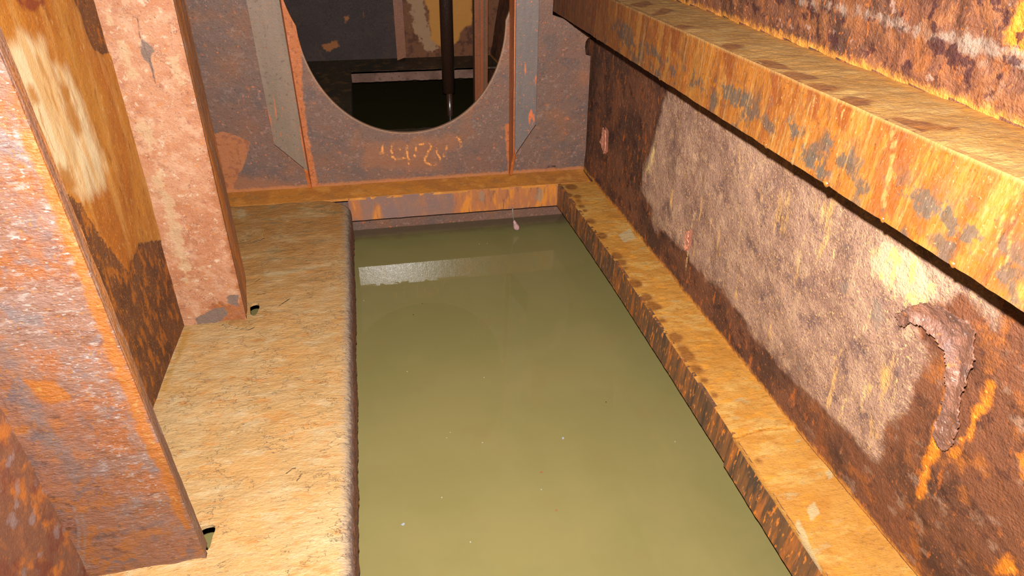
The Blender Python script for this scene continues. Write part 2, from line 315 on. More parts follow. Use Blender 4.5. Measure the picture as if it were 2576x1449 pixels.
class Mat:
    def __init__(self, name, gain=1.0, stretch=(1, 1, 1)):
        self.m = bpy.data.materials.new(name)
        self.m.use_nodes = True
        self.t = self.m.node_tree
        self.n = self.t.nodes
        self.l = self.t.links
        self.b = self.n['Principled BSDF']
        self.g = gain
        self.co = self.n.new('ShaderNodeTexCoord').outputs['Object']
        self.st = stretch
        self.seed = (sum(ord(ch) * (i + 1) for i, ch in enumerate(name)) % 97) * 1.37
        self.col = None
        self.cache = {}

    def _in(self, sock, v):
        if isinstance(v, bpy.types.NodeSocket):
            self.l.new(v, sock)
        else:
            sock.default_value = v

    def math(self, op, a, b=0.0, clamp=False):
        n = self.n.new('ShaderNodeMath')
        n.operation = op
        n.use_clamp = clamp
        self._in(n.inputs[0], a)
        self._in(n.inputs[1], b)
        return n.outputs[0]

    def noise(self, scale, detail=4.0, rough=0.6, stretch=None, off=0.0, distort=0.0):
        st = stretch or self.st
        key = ('map', st, off)
        if key not in self.cache:
            mp = self.n.new('ShaderNodeMapping')
            mp.inputs['Scale'].default_value = st
            s = self.seed + off
            mp.inputs['Location'].default_value = (s, s * 0.7, -s * 0.4)
            self.l.new(self.co, mp.inputs['Vector'])
            self.cache[key] = mp.outputs[0]
        n = self.n.new('ShaderNodeTexNoise')
        n.inputs['Scale'].default_value = scale
        n.inputs['Detail'].default_value = detail
        n.inputs['Roughness'].default_value = rough
        n.inputs['Distortion'].default_value = distort
        self.l.new(self.cache[key], n.inputs['Vector'])
        return n.outputs['Fac']

    def mr(self, v, a, b, c=0.0, d=1.0):
        n = self.n.new('ShaderNodeMapRange')
        n.interpolation_type = 'SMOOTHSTEP'
        self._in(n.inputs['Value'], v)
        for k, x in (('From Min', a), ('From Max', b), ('To Min', c), ('To Max', d)):
            n.inputs[k].default_value = x
        return n.outputs[0]

    def attr(self, name):
        n = self.n.new('ShaderNodeAttribute')
        n.attribute_name = name
        return n.outputs['Fac']

    def C(self, c):
        return lin(c, self.g) if isinstance(c, tuple) else c

    def mix(self, fac, a, b):
        n = self.n.new('ShaderNodeMix')
        n.data_type = 'RGBA'
        self._in(n.inputs[0], fac)
        self._in(n.inputs[6], self.C(a))
        self._in(n.inputs[7], self.C(b))
        return n.outputs[2]

    def base(self, a, b, scale=6, lo=0.38, hi=0.62, **k):
        self.col = self.mix(self.mr(self.noise(scale, 5, 0.6, **k), lo, hi), a, b)
        return self

    def over(self, c, scale, lo, hi, amt=1.0, detail=5, rough=0.6, mask=None, **k):
        """spread colour c where a noise is high"""
        f = self.mr(self.noise(scale, detail, rough, **k), lo, hi, 0.0, amt)
        if mask is not None:
            f = self.math('MULTIPLY', f, mask)
        self.col = self.mix(f, self.col, c)
        return self

    def veins(self, c, scale, w, amt=0.8, off=21.0, lo=0.48, hi=0.60, stretch=None, mask=None):
        """thin crack-like lines in patches"""
        n = self.math('ABSOLUTE', self.math('SUBTRACT', self.noise(scale, 5, 0.6, off=off, stretch=stretch), 0.5))
        f = self.math('MULTIPLY', self.mr(n, 0.0, w, amt, 0.0), self.mr(self.noise(scale * 0.5, 3, 0.6, off=off + 3.0), lo, hi))
        if mask is not None:
            f = self.math('MULTIPLY', f, mask)
        self.col = self.mix(f, self.col, c)
        return f

    def region(self, name, amp=0.03, scale=25, width=0.006, shift=0.0, detail=6, rough=0.65, stretch=None):
        """0..1 inside the outline stored in the attribute, with a ragged edge"""
        d = self.math('ADD', self.attr(name), shift)
        n = self.math('MULTIPLY', self.math('SUBTRACT', self.noise(scale, detail, rough, stretch=stretch, off=3.1), 0.5), amp)
        return self.mr(self.math('ADD', d, n), -width, width)

    def line(self, name, w=0.003, amp=0.004, scale=120):
        d = self.attr(name)
        n = self.math('MULTIPLY', self.math('SUBTRACT', self.noise(scale, 3, 0.6, off=5.0), 0.5), amp)
        return self.mr(self.math('ADD', d, n), 0.0, w, 1.0, 0.0)

    def lay(self, mask, c, amt=1.0):
        if amt != 1.0:
            mask = self.math('MULTIPLY', mask, amt)
        self.col = self.mix(mask, self.col, c)
        return self

    def done(self, rough=0.75, spec=0.35, bump=0.5, bscale=(60, 260), bdist=0.004, rough_var=0.15, extra=None, bst=None, metal=0.0, glint=0.35):
        b = self.b
        self._in(b.inputs['Base Color'], self.col)
        n1 = self.noise(bscale[0], 6, 0.65, stretch=bst, off=7.7)
        n2 = self.noise(bscale[1], 4, 0.6, stretch=bst, off=9.1)
        h = self.math('ADD', self.math('MULTIPLY', n1, 1.0), self.math('MULTIPLY', n2, 0.45))
        if extra is not None:
            h = self.math('ADD', h, extra)
        bp = self.n.new('ShaderNodeBump')
        bp.inputs['Strength'].default_value = bump
        bp.inputs['Distance'].default_value = bdist
        self.l.new(h, bp.inputs['Height'])
        self.l.new(bp.outputs[0], b.inputs['Normal'])
        r = self.mr(n2, 0.3, 0.7, rough - rough_var, min(1.0, rough + rough_var))
        if glint:
            r = self.math('SUBTRACT', r, self.mr(self.noise(300, 2, 0.5, off=17.0), 0.62, 0.70, 0.0, glint), True)
        self._in(b.inputs['Roughness'], r)
        b.inputs['Specular IOR Level'].default_value = spec
        b.inputs['Metallic'].default_value = metal
        return self.m


# ---------------------------------------------------------------- materials
def mat_wall_right():
    M = Mat('rusted_hull_plate', 1.55, (1, 1, 1))
    V = (1, 1, 0.22)
    # bare dark rust
    M.base((74, 44, 30), (112, 66, 42), 7)
    M.over((52, 24, 18), 22, 0.52, 0.66, 0.8)
    M.over((140, 76, 36), 14, 0.55, 0.72, 0.6, stretch=V)
    M.over((176, 92, 32), 70, 0.58, 0.67, 0.8, stretch=(1, 1, 0.3), detail=6, off=5.0)
    M.over((200, 110, 40), 160, 0.60, 0.70, 0.7, detail=3)
    dark = M.col
    # the paler scaled area
    M.base((168, 128, 106), (142, 104, 86), 9)
    M.over((186, 146, 116), 30, 0.50, 0.66, 0.8)
    M.over((104, 78, 76), 18, 0.55, 0.70, 0.7)
    M.over((226, 170, 110), 230, 0.57, 0.66, 0.9, detail=3)
    M.over((84, 56, 50), 190, 0.58, 0.68, 0.75, detail=3, off=1.7)
    M.over((236, 176, 96), 24, 0.60, 0.70, 0.75, stretch=(1, 1, 0.16), off=2.2)
    pale = M.col
    k = M.region('light', 0.09, 14, 0.012, 0.008)
    M.col = M.mix(k, dark, pale)
    M.lay(M.math('MULTIPLY', M.line('streak', 0.006, 0.012, 70), M.mr(M.noise(150, 4, 0.6), 0.42, 0.56)), (238, 190, 120), 0.8)
    near = M.mr(M.attr('yy'), 0.55, 1.05, 1, 0)
    near = M.math('MULTIPLY', near, M.math('SUBTRACT', 1.0, k))
    M.over((122, 70, 42), 8, 0.36, 0.58, 0.8, mask=near, detail=7, off=3.0)
    M.over((178, 100, 34), 13, 0.54, 0.68, 0.6, mask=near, detail=8, off=5.0)
    M.over((150, 112, 88), 18, 0.56, 0.66, 0.7, mask=near, detail=8, off=7.0)
    M.over((70, 34, 22), 30, 0.55, 0.66, 0.7, mask=near, detail=7, off=9.0)
    y = M.region('yellow', 0.09, 34, 0.012, detail=8)
    M.lay(y, (236, 196, 150), 0.55)
    M.lay(M.math('MULTIPLY', y, M.mr(M.noise(45, 4, 0.6, stretch=(1, 1, 0.4)), 0.52, 0.6)), (250, 210, 105), 0.85)
    M.lay(M.region('pink', 0.012, 60, 0.002), (196, 120, 92), 0.9)
    M.lay(M.region('orange', 0.035, 45, 0.006), (222, 122, 22), 0.9)
    M.over((255, 170, 60), 70, 0.55, 0.65, 0.8, mask=M.region('orange', 0.03, 45, 0.004))
    M.lay(M.region('grey', 0.05, 50, 0.006, detail=8), (140, 116, 100), 0.8)
    # orange silt creeping up from each ledge
    M.lay(M.mr(M.math('ADD', M.attr('above'), M.math('MULTIPLY', M.noise(70, 4, 0.6), 0.035)), 0.016, 0.034, 1, 0), (214, 138, 48), 0.8)
    up = M.mr(M.attr('above2'), -0.01, 0.03)
    M.over((138, 82, 44), 26, 0.5, 0.62, 0.65, mask=up, off=4.0)
    M.over((60, 24, 22), 34, 0.55, 0.62, 0.9, mask=up, off=6.0)
    M.over((176, 140, 124), 40, 0.62, 0.7, 0.5, mask=up, off=8.0)
    return M.done(0.66, 0.28, 0.75, (45, 240), 0.008)


def mat_wall_left():
    M = Mat('painted_hull_plate', 1.05)
    V = (1, 1, 0.12)
    M.base((206, 132, 48), (190, 108, 34), 8, stretch=(1, 1, 0.4))
    M.over((222, 154, 78), 26, 0.50, 0.66, 0.7, stretch=V)
    M.over((160, 90, 28), 60, 0.56, 0.68, 0.6, stretch=(1, 1, 0.35))
    M.over((130, 70, 28), 240, 0.58, 0.70, 0.6, detail=4)
    M.over((232, 178, 110), 120, 0.58, 0.70, 0.6, stretch=(1, 1, 0.4))
    M.over((226, 140, 40), 200, 0.56, 0.66, 0.7, detail=4, off=3.0)
    k = M.region('cream', 0.10, 22, 0.018, 0.004, stretch=(1, 1, 0.2), detail=8)
    M.lay(k, (250, 216, 166), 0.95)
    M.over((236, 176, 104), 26, 0.46, 0.60, 0.75, mask=k, stretch=V)
    M.over((204, 132, 56), 60, 0.56, 0.66, 0.6, mask=k, stretch=(1, 1, 0.2), off=2.0)
    M.lay(M.region('gold', 0.035, 30, 0.010), (196, 122, 40), 0.85)
    br = M.region('brown', 0.026, 60, 0.002, detail=8)
    bc = M.col
    M.base((126, 76, 42), (104, 62, 36), 14)
    M.over((196, 110, 30), 45, 0.50, 0.64, 0.85, stretch=(1, 1, 0.45))
    M.over((120, 92, 72), 60, 0.56, 0.68, 0.6)
    M.over((82, 42, 20), 120, 0.56, 0.66, 0.6)
    M.over((230, 140, 44), 240, 0.58, 0.68, 0.8, detail=4)
    M.col = M.mix(br, bc, M.col)
    fo = M.mr(M.attr('fore'), -0.004, 0.004)
    M.lay(fo, (132, 84, 62), 0.75)
    M.over((196, 110, 40), 20, 0.52, 0.64, 0.8, mask=fo, detail=8, off=11.0)
    M.over((120, 60, 42), 16, 0.50, 0.64, 0.8, mask=fo, detail=8, off=13.0)
    M.over((150, 122, 116), 30, 0.56, 0.66, 0.7, mask=fo, detail=7, off=15.0)
    M.lay(M.region('dark', 0.03, 45, 0.005), (140, 56, 30), 0.85)
    M.lay(M.line('crack', 0.0025, 0.006, 100), (84, 66, 66), 0.7)
    return M.done(0.72, 0.2, 0.45, (60, 300), 0.003, extra=M.math('MULTIPLY', br, -0.8))


def mat_frame2_web():
    M = Mat('pink_scaled_steel', 0.82)
    M.base((210, 146, 106), (198, 126, 84), 12)
    M.over((222, 166, 128), 26, 0.50, 0.64, 0.8)
    M.over((178, 112, 82), 40, 0.54, 0.68, 0.7, detail=8)
    M.over((240, 206, 172), 60, 0.58, 0.68, 0.7, detail=8)
    M.over((214, 132, 66), 90, 0.56, 0.68, 0.7, detail=6, off=4.0)
    M.over((130, 72, 50), 170, 0.60, 0.70, 0.7, detail=5)
    M.over((250, 226, 200), 300, 0.62, 0.70, 0.6, detail=3, off=2.0)
    M.lay(M.region('cream', 0.07, 50, 0.005, detail=8), (226, 188, 142), 0.55)
    M.lay(M.region('orange', 0.05, 45, 0.008, detail=8), (166, 90, 36), 0.85)
    M.over((214, 122, 40), 80, 0.54, 0.64, 0.8, mask=M.region('orange', 0.03, 35, 0.008))
    M.lay(M.region('grey', 0.022, 60, 0.0015, detail=8), (134, 108, 94), 0.95)
    M.veins((124, 66, 48), 30, 0.012, 0.7)
    M.lay(M.line('crack', 0.0022, 0.003, 140), (96, 48, 34), 0.8)
    return M.done(0.66, 0.3, 0.6, (55, 260), 0.005)


def mat_frame1_web():
    M = Mat('orange_scaled_steel', 0.42)
    S = (0.55, 1, 1.3)
    M.base((200, 148, 126), (188, 124, 92), 10)
    M.over((222, 124, 52), 16, 0.47, 0.60, 0.9, detail=9, rough=0.7)
    M.over((178, 152, 148), 20, 0.54, 0.64, 0.8, detail=8, off=2.0)
    M.over((240, 206, 190), 70, 0.55, 0.66, 0.75, stretch=S, detail=6)
    M.over((160, 86, 50), 90, 0.55, 0.68, 0.7, stretch=S, detail=6)
    M.over((255, 232, 220), 220, 0.58, 0.67, 0.85, stretch=S, detail=4)  # white glints painted into the colour as fine flecks
    k = M.region('dark', 0.10, 14, 0.05)
    M.over((204, 130, 96), 10, 0.30, 0.5, 0.8, mask=k)
    M.over((232, 134, 50), 22, 0.49, 0.60, 0.9, mask=k, detail=8, off=2.0)
    M.over((156, 124, 122), 26, 0.53, 0.64, 0.85, mask=k, detail=8, off=4.0)
    M.over((150, 86, 58), 60, 0.56, 0.66, 0.7, mask=k, detail=6, off=6.0)
    M.lay(M.region('grey', 0.05, 40, 0.012, detail=8), (164, 138, 132), 0.6)
    M.lay(M.region('band', 0.022, 50, 0.004, 0.003), (240, 134, 20), 0.92)
    M.over((255, 190, 96), 90, 0.55, 0.66, 0.7, mask=M.region('band', 0.03, 35, 0.005))
    M.lay(M.line('scratch', 0.003, 0.004, 150), (190, 172, 164), 0.6)
    M.over((240, 150, 50), 200, 0.59, 0.67, 0.8, detail=4)
    return M.done(0.58, 0.45, 0.7, (60, 280), 0.005, bst=S)


def mat_flange(name, gain, cols):
    M = Mat(name, gain)
    S = (1, 1, 0.25)
    M.base(cols[0], cols[1], 12, stretch=S)
    M.over(cols[2], 22, 0.50, 0.60, 0.95, stretch=(1, 1, 0.12))
    M.over(cols[3], 60, 0.56, 0.68, 0.7, stretch=S)
    M.over((90, 50, 36), 200, 0.60, 0.70, 0.6, detail=3)
    return M.done(0.6, 0.45, 0.5, (60, 260), 0.004)


def mat_floor():
    M = Mat('silted_plate', 0.80)
    S = (0.45, 1.3, 1)
    M.base((224, 180, 122), (214, 164, 100), 5)
    M.over((228, 166, 92), 9, 0.46, 0.62, 0.6)
    M.over((232, 200, 152), 30, 0.52, 0.66, 0.5, stretch=S, detail=8)
    M.over((218, 142, 62), 36, 0.56, 0.68, 0.7, stretch=S, detail=8)
    M.over((184, 142, 98), 70, 0.57, 0.70, 0.55, stretch=S, detail=6)
    M.over((230, 146, 58), 110, 0.61, 0.69, 0.8, detail=5)
    M.over((140, 106, 76), 260, 0.62, 0.71, 0.6, detail=4, stretch=S)
    M.over((246, 222, 184), 240, 0.62, 0.70, 0.6, detail=3, stretch=S, off=4.0)
    far = M.mr(M.math('ADD', M.attr('far'), M.math('MULTIPLY', M.noise(9, 4, 0.6), 0.5)), 1.5, 2.35)
    M.over((196, 126, 46), 12, 0.28, 0.55, 0.8, mask=far, off=3.3)
    M.over((160, 136, 88), 26, 0.54, 0.66, 0.6, mask=far, stretch=S, off=5.3)
    M.lay(M.region('pale', 0.02, 60, 0.004), (220, 186, 134), 0.6)
    M.lay(M.region('rim', 0.03, 50, 0.005), (200, 140, 40), 0.6)
    # purple-brown fringe where the plate rolls over
    e = M.math('ADD', M.attr('edge'), M.math('MULTIPLY', M.math('SUBTRACT', M.noise(150, 4, 0.7, stretch=(0.25, 1, 1)), 0.5), 0.045))
    M.lay(M.mr(e, -0.010, 0.010), (184, 158, 132), 0.8)
    M.lay(M.mr(e, 0.006, 0.022), (126, 98, 88), 0.95)
    M.lay(M.mr(e, 0.020, 0.038), (178, 98, 44), 0.9)
    M.over((110, 62, 40), 90, 0.5, 0.62, 0.8, mask=M.mr(e, 0.020, 0.038), detail=6, off=8.0)
    c = M.line('crack', 0.0028, 0.003, 140)
    M.lay(c, (92, 74, 56), 0.85)
    v = M.veins((120, 92, 66), 34, 0.010, 0.75, stretch=(0.7, 1.2, 1))
    c = M.math('MAXIMUM', c, M.math('MULTIPLY', v, 0.6))
    return M.done(0.75, 0.3, 0.7, (60, 200), 0.006, extra=M.math('MULTIPLY', c, -0.8), bst=(0.5, 1.3, 1))


def mat_bulkhead(name='bulkhead_plate', gain=1.75, marks=True):
    M = Mat(name, gain)
    M.base((100, 74, 62), (104, 72, 58), 5)
    M.over((86, 68, 62), 12, 0.50, 0.64, 0.8, detail=7)
    M.over((118, 76, 52), 9, 0.52, 0.68, 0.7, off=2.0, detail=7)
    M.over((126, 98, 86), 60, 0.55, 0.68, 0.6, detail=6)
    M.over((60, 44, 42), 130, 0.56, 0.68, 0.75, detail=5)
    M.over((156, 84, 44), 36, 0.60, 0.70, 0.65, detail=8)
    M.over((198, 98, 42), 120, 0.64, 0.70, 0.85, detail=5)
    M.over((172, 132, 114), 260, 0.62, 0.70, 0.6, detail=4)
    if marks:
        M.lay(M.region('orange', 0.09, 24, 0.02, detail=8), (134, 82, 50), 0.6)
        fl = M.region('flake', 0.022, 40, 0.002, detail=8)
        M.lay(fl, (156, 92, 50), 0.85)
        M.over((124, 70, 44), 40, 0.48, 0.60, 0.8, mask=fl, detail=7)
        n = M.mr(M.noise(110, 4, 0.7), 0.44, 0.56)
        M.lay(M.math('MULTIPLY', M.line('mark', 0.0065, 0.004, 100), n), (222, 140, 62), 0.95)
        M.lay(M.line('arc', 0.006, 0.004, 150), (30, 18, 12), 0.95)
        M.lay(M.region('foot', 0.02, 60, 0.005), (170, 100, 46), 0.65)
        M.lay(M.mr(M.attr('rim'), 0.002, 0.008, 1, 0), (150, 112, 84), 0.5)
        sm = M.region('stain', 0.02, 45, 0.004, detail=8)
        M.lay(sm, (164, 88, 38), 0.9)
        M.over((170, 104, 72), 70, 0.54, 0.64, 0.7, mask=sm, detail=6)
        M.over((110, 54, 26), 90, 0.54, 0.64, 0.7, mask=sm, detail=6, off=2.0)
    return M.done(0.6, 0.28, 0.6, (50, 260), 0.004)


def mat_ledge(name, gain, a=(168, 104, 32), b=(150, 92, 34)):
    M = Mat(name, gain)
    M.base(a, b, 8)
    M.over((182, 122, 52), 18, 0.52, 0.66, 0.7)
    M.over((128, 92, 50), 24, 0.56, 0.68, 0.6)
    M.over((190, 116, 34), 80, 0.56, 0.68, 0.6)
    M.over((112, 62, 22), 160, 0.60, 0.70, 0.6, detail=3)
    return M.done(0.6, 0.4, 0.5, (55, 240), 0.004)


def mat_lip_back():
    M = Mat('wet_lip_steel', 1.9)
    S = (1, 1, 0.2)
    M.base((112, 84, 78), (122, 86, 72), 10)
    M.over((140, 92, 62), 24, 0.52, 0.66, 0.7, stretch=S)
    k = M.region('orange', 0.09, 40, 0.012, stretch=S, detail=8)
    M.lay(k, (154, 90, 48), 0.8)
    M.over((186, 112, 36), 26, 0.48, 0.6, 0.8, mask=k, stretch=S)
    M.over((110, 70, 52), 60, 0.54, 0.66, 0.8, mask=k, stretch=S)
    M.lay(M.region('grey', 0.03, 70, 0.004), (118, 104, 88), 0.6)
    M.over((196, 100, 50), 160, 0.63, 0.70, 0.7, detail=3)
    return M.done(0.25, 1.0, 0.30, (40, 300), 0.002, rough_var=0.08)


def mat_stringer_top():
    M = Mat('ochre_ledge', 1.08)
    S = (0.6, 1.4, 1)
    M.base((206, 142, 56), (196, 128, 40), 9)
    M.over((216, 164, 84), 20, 0.5, 0.64, 0.8, stretch=S)
    M.over((224, 146, 40), 34, 0.52, 0.66, 0.8, stretch=S)
    M.over((184, 158, 108), 30, 0.60, 0.70, 0.6, stretch=S, off=2.0)
    M.over((164, 104, 40), 90, 0.58, 0.70, 0.6, stretch=S)
    M.over((118, 76, 34), 280, 0.64, 0.72, 0.6, detail=2)
    M.lay(M.region('grey', 0.012, 60, 0.002), (204, 174, 124), 0.85)
    s = M.region('spots', 0.012, 90, 0.004)
    M.lay(s, (146, 86, 16), 0.9)
    M.over((118, 66, 16), 60, 0.5, 0.62, 0.6, mask=s)
    M.lay(M.mr(M.math('ADD', M.attr('spots'), M.math('MULTIPLY', M.noise(90, 4, 0.6), 0.01)), -0.004, 0.004, 0, 1), (150, 88, 18), 0.35)
    M.veins((140, 90, 40), 36, 0.010, 0.7, stretch=(0.7, 1.2, 1))
    c = M.line('step', 0.006, 0.006, 100)
    M.lay(c, (222, 136, 30), 0.8)
    return M.done(0.66, 0.4, 0.6, (60, 230), 0.005, extra=c, bst=S)


def mat_stringer_lip():
    M = Mat('dark_streaked_lip', 1.7)
    S = (1, 1, 0.10)
    M.base((84, 56, 36), (112, 70, 38), 18, stretch=S)
    M.over((160, 88, 32), 46, 0.50, 0.64, 0.8, stretch=(1, 1, 0.12), detail=7)
    M.over((58, 44, 36), 46, 0.54, 0.64, 0.8, stretch=S, off=2.0)
    M.over((206, 116, 34), 110, 0.57, 0.66, 0.85, stretch=(1, 1, 0.3))
    M.over((150, 116, 70), 80, 0.62, 0.70, 0.6, stretch=(1, 1, 0.08), off=4.0)
    return M.done(0.55, 0.45, 0.5, (60, 260), 0.003, bst=(1, 1, 0.3))


def mat_upper_top():
    M = Mat('upper_ochre_ledge', 0.7)
    S = (0.6, 1.4, 1)
    M.base((222, 160, 78), (206, 142, 56), 8)
    M.over((236, 180, 100), 24, 0.5, 0.64, 0.8, stretch=S)
    M.over((240, 164, 60), 50, 0.56, 0.68, 0.6, stretch=S)
    M.over((176, 136, 80), 46, 0.58, 0.70, 0.5, stretch=S)
    M.over((250, 220, 160), 260, 0.63, 0.71, 0.6, detail=2)
    w = M.region('wedge', 0.020, 60, 0.006, 0.005, detail=8)
    M.lay(w, (172, 98, 18), 0.9)
    M.over((132, 66, 16), 50, 0.48, 0.62, 0.7, mask=w)
    fz = M.mr(M.math('ADD', M.attr('wall'), M.math('MULTIPLY', M.noise(90, 4, 0.6), 0.03)), 0.022, 0.045, 1, 0)
    M.lay(fz, (236, 156, 54), 0.8)
    return M.done(0.68, 0.4, 0.65, (55, 220), 0.006, bst=S)


def mat_upper_face():
    M = Mat('orange_streaked_web', 0.6)
    S = (1, 1, 0.14)
    M.base((206, 122, 36), (186, 100, 28), 16, stretch=S)
    M.over((228, 152, 60), 34, 0.50, 0.62, 0.8, stretch=S, detail=7)
    M.over((146, 78, 28), 60, 0.55, 0.68, 0.65, stretch=(1, 1, 0.25), detail=7)
    lower = M.mr(M.attr('drop'), 0.02, 0.075)
    M.over((118, 96, 78), 24, 0.50, 0.60, 0.85, mask=lower, off=2.0, detail=8)
    M.lay(M.region('grey', 0.07, 50, 0.003, detail=8), (118, 100, 82), 0.85)
    M.over((234, 138, 34), 80, 0.55, 0.65, 0.85, stretch=(1, 1, 0.5), detail=6)
    M.over((110, 58, 24), 180, 0.60, 0.70, 0.6, detail=5)
    M.lay(M.region('wedge', 0.02, 60, 0.004, 0.003, detail=8), (168, 84, 18), 0.85)
    M.lay(M.line('streak', 0.0032, 0.007, 70), (236, 176, 96), 0.75)
    M.over((230, 176, 100), 50, 0.58, 0.67, 0.75, stretch=(1, 1, 0.05), off=5.0, detail=6)
    M.over((248, 200, 130), 240, 0.62, 0.70, 0.6, detail=4)
    M.lay(M.mr(M.attr('drop'), 0.0, 0.006, 1, 0), (236, 180, 104), 0.7)
    far = M.mr(M.attr('far'), 1.1, 2.1)
    M.over((140, 68, 28), 10, 0.22, 0.5, 0.75, mask=far, stretch=S, off=7.0)
    return M.done(0.62, 0.35, 0.6, (60, 240), 0.004, bst=(1, 1, 0.35))


def mat_steel(name, gain, a, b, c, rough=0.55, stretch=(1, 1, 0.2), spec=0.5, bump=0.35):
    M = Mat(name, gain)
    M.base(a, b, 10, stretch=stretch)
    M.over(c, 40, 0.58, 0.68, 0.85, stretch=stretch)
    M.over(c, 150, 0.63, 0.70, 0.8, detail=3, off=2.0)
    M.over((70, 52, 46), 90, 0.58, 0.68, 0.5)
    return M.done(rough, spec, bump, (50, 260), 0.003)


def mat_water(name, gain, sunk_plate=True):
    M = Mat(name, gain)
    M.base((148, 134, 84), (142, 130, 80), 3)
    M.over((150, 126, 76), 7, 0.55, 0.75, 0.4)
    if sunk_plate:  # view of the submerged plate through the water, painted into the surface colour
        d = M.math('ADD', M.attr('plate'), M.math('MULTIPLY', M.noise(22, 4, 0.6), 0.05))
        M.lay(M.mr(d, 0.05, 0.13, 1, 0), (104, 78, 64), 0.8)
    b = M.b
    M._in(b.inputs['Base Color'], M.col)
    b.inputs['Roughness'].default_value = 0.03
    b.inputs['IOR'].default_value = 1.333
    b.inputs['Specular IOR Level'].default_value = 0.5
    return M.m


def mat_flat(name, c, gain=1.0, rough=0.6, spec=0.5):
    M = Mat(name, gain)
    M.base(c, tuple(int(x * 0.8) for x in c), 60)
    return M.done(rough, spec, 0.3, (90, 300), 0.002)


def mat_far_wall():
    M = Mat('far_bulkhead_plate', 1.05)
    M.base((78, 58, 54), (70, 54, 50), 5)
    M.over((92, 64, 48), 9, 0.54, 0.68, 0.7)
    M.over((52, 40, 40), 60, 0.56, 0.68, 0.6)
    M.lay(M.region('right', 0.03, 20, 0.01), (142, 86, 52), 1.0)
    M.over((96, 52, 34), 26, 0.5, 0.62, 0.8, mask=M.region('right', 0.02, 20, 0.01))
    M.lay(M.region('cream', 0.12, 30, 0.008, detail=9), (206, 158, 118), 0.9)
    M.lay(M.region('tan', 0.05, 18, 0.010), (226, 152, 62), 0.95)
    M.lay(M.region('orange', 0.06, 40, 0.006, -0.006, detail=8), (200, 120, 60), 0.8)
    M.col = M.mix(M.region('tan', 0.05, 18, 0.010), M.col, M.mix(M.noise(20, 5, 0.6), (236, 160, 74), (226, 150, 60)))
    return M.done(0.65, 0.2, 0.4, (50, 240), 0.003)


# ---------------------------------------------------------------- setting: hull plates and bulkheads
Q = POLY


def wr_attrs(X, Y, Z, U, V):
    return {'light': sd_polys(Y, Z, Q['wr_light']), 'yellow': sd_polys(Y, Z, Q['wr_yellow']), 'pink': sd_polys(Y, Z, Q['wr_pinkbits'][:2]),
            'orange': sd_polys(Y, Z, Q['wr_orange']), 'grey': sd_polys(Y, Z, Q['wr_grey']), 'streak': d_lines(Y, Z, Q['wr_streak']),
            'yy': Y, 'above': np.minimum(np.where(Z > -0.003, Z, 9), np.where(Z > upper_z(Y) - 0.003, Z - upper_z(Y), 9)), 'above2': Z - upper_z(Y)}


def wr_fn(U, V):
    x = wall_right_x(U, V)
    x = x - 0.006 * vnoise(U, V, 9, 3, 5) - 0.004 * vnoise(U, V, 40, 4, 3) * (V > 0.7)
    fl = sd_polys(U, V, Q['wr_light'])
    x = x - 0.003 / (1 + np.exp(-(fl + 0.008 * vnoise(U, V, 60, 8, 3)) / 0.004))
    return x, U, V


ys = np.concatenate([frange(-0.5, 0.25, 0.03)[:-1], frange(0.25, 2.26, 0.0065)[:-1], frange(2.26, 3.86, 0.04)])
zs = np.concatenate([frange(-0.36, -0.02, 0.03)[:-1], frange(-0.02, 1.0, 0.0065)[:-1], frange(1.0, 1.5, 0.04)])
wall_right = sheet('wall_right', ys, zs, wr_fn, (0.012, 0, 0), mat_wall_right(), attr_fn=wr_attrs, flip=False)
tag(wall_right, 'scaled brown hull plate rising to the right of the green water', 'wall', kind='structure')


def flake(name, poly, mat, parent, lift, curl, seed):
    """a loose sheet of scale standing off the plate: (y, z) outline"""
    p = np.array(poly)
    lo, hi = p.min(0) - 0.004, p.max(0) + 0.004
    us, vs = frange(lo[0], hi[0], 0.003), frange(lo[1], hi[1], 0.003)
    U, V = np.meshgrid(us, vs, indexing='ij')
    sd = sd_poly(U, V, poly) + 0.004 * vnoise(U, V, 120, seed, 3)
    x = wall_right_x(U, V) - lift - curl * np.clip(1 - sd / 0.02, 0, 1) * np.clip((V - lo[1]) / (hi[1] - lo[1]), 0, 1) - 0.004 * vnoise(U, V, 45, seed + 1, 4)
    P = np.stack([x.ravel(), U.ravel(), V.ravel()], 1)
    F = grid_faces(len(us), len(vs))
    F = F[(sd.ravel()[F] > 0).all(1)]
    return solid(name, P, F, (0.003, 0, 0), mat, parent)


M_FLAKE = Mat('loose_scale', 1.25)
M_FLAKE.base((158, 104, 80), (128, 86, 70), 22)
M_FLAKE.over((186, 132, 112), 50, 0.52, 0.64, 0.8)
M_FLAKE.over((132, 100, 92), 36, 0.55, 0.66, 0.7, off=2.0)
M_FLAKE.over((210, 120, 50), 60, 0.60, 0.68, 0.8, off=4.0)
M_FLAKE.over((222, 190, 176), 140, 0.60, 0.68, 0.7)
M_FLAKE = M_FLAKE.done(0.5, 0.5, 0.8, (60, 240), 0.007)
flake('rust_flake', Q['wr_flake'][0], M_FLAKE, wall_right, 0.012, 0.012, 21)
M_PINK = mat_flat('pink_scale', (206, 130, 100), 1.6)
for i in (0, 1):
    flake('rust_flake', Q['wr_pinkbits'][i], M_PINK, wall_right, 0.010, 0.004, 30 + i)


def wl_attrs(X, Y, Z, U, V):
    return {'cream': sd_polys(Y, Z, Q['wl_cream']), 'gold': sd_polys(Y, Z, Q['wl_gold']), 'fore': 0.797 - Y, 'brown': np.maximum(sd_polys(Y, Z, Q['wl_brown']), 0.80 - Y),
            'dark': sd_polys(Y, Z, Q['wl_dark']), 'crack': d_lines(Y, Z, Q['wl_crack'])}


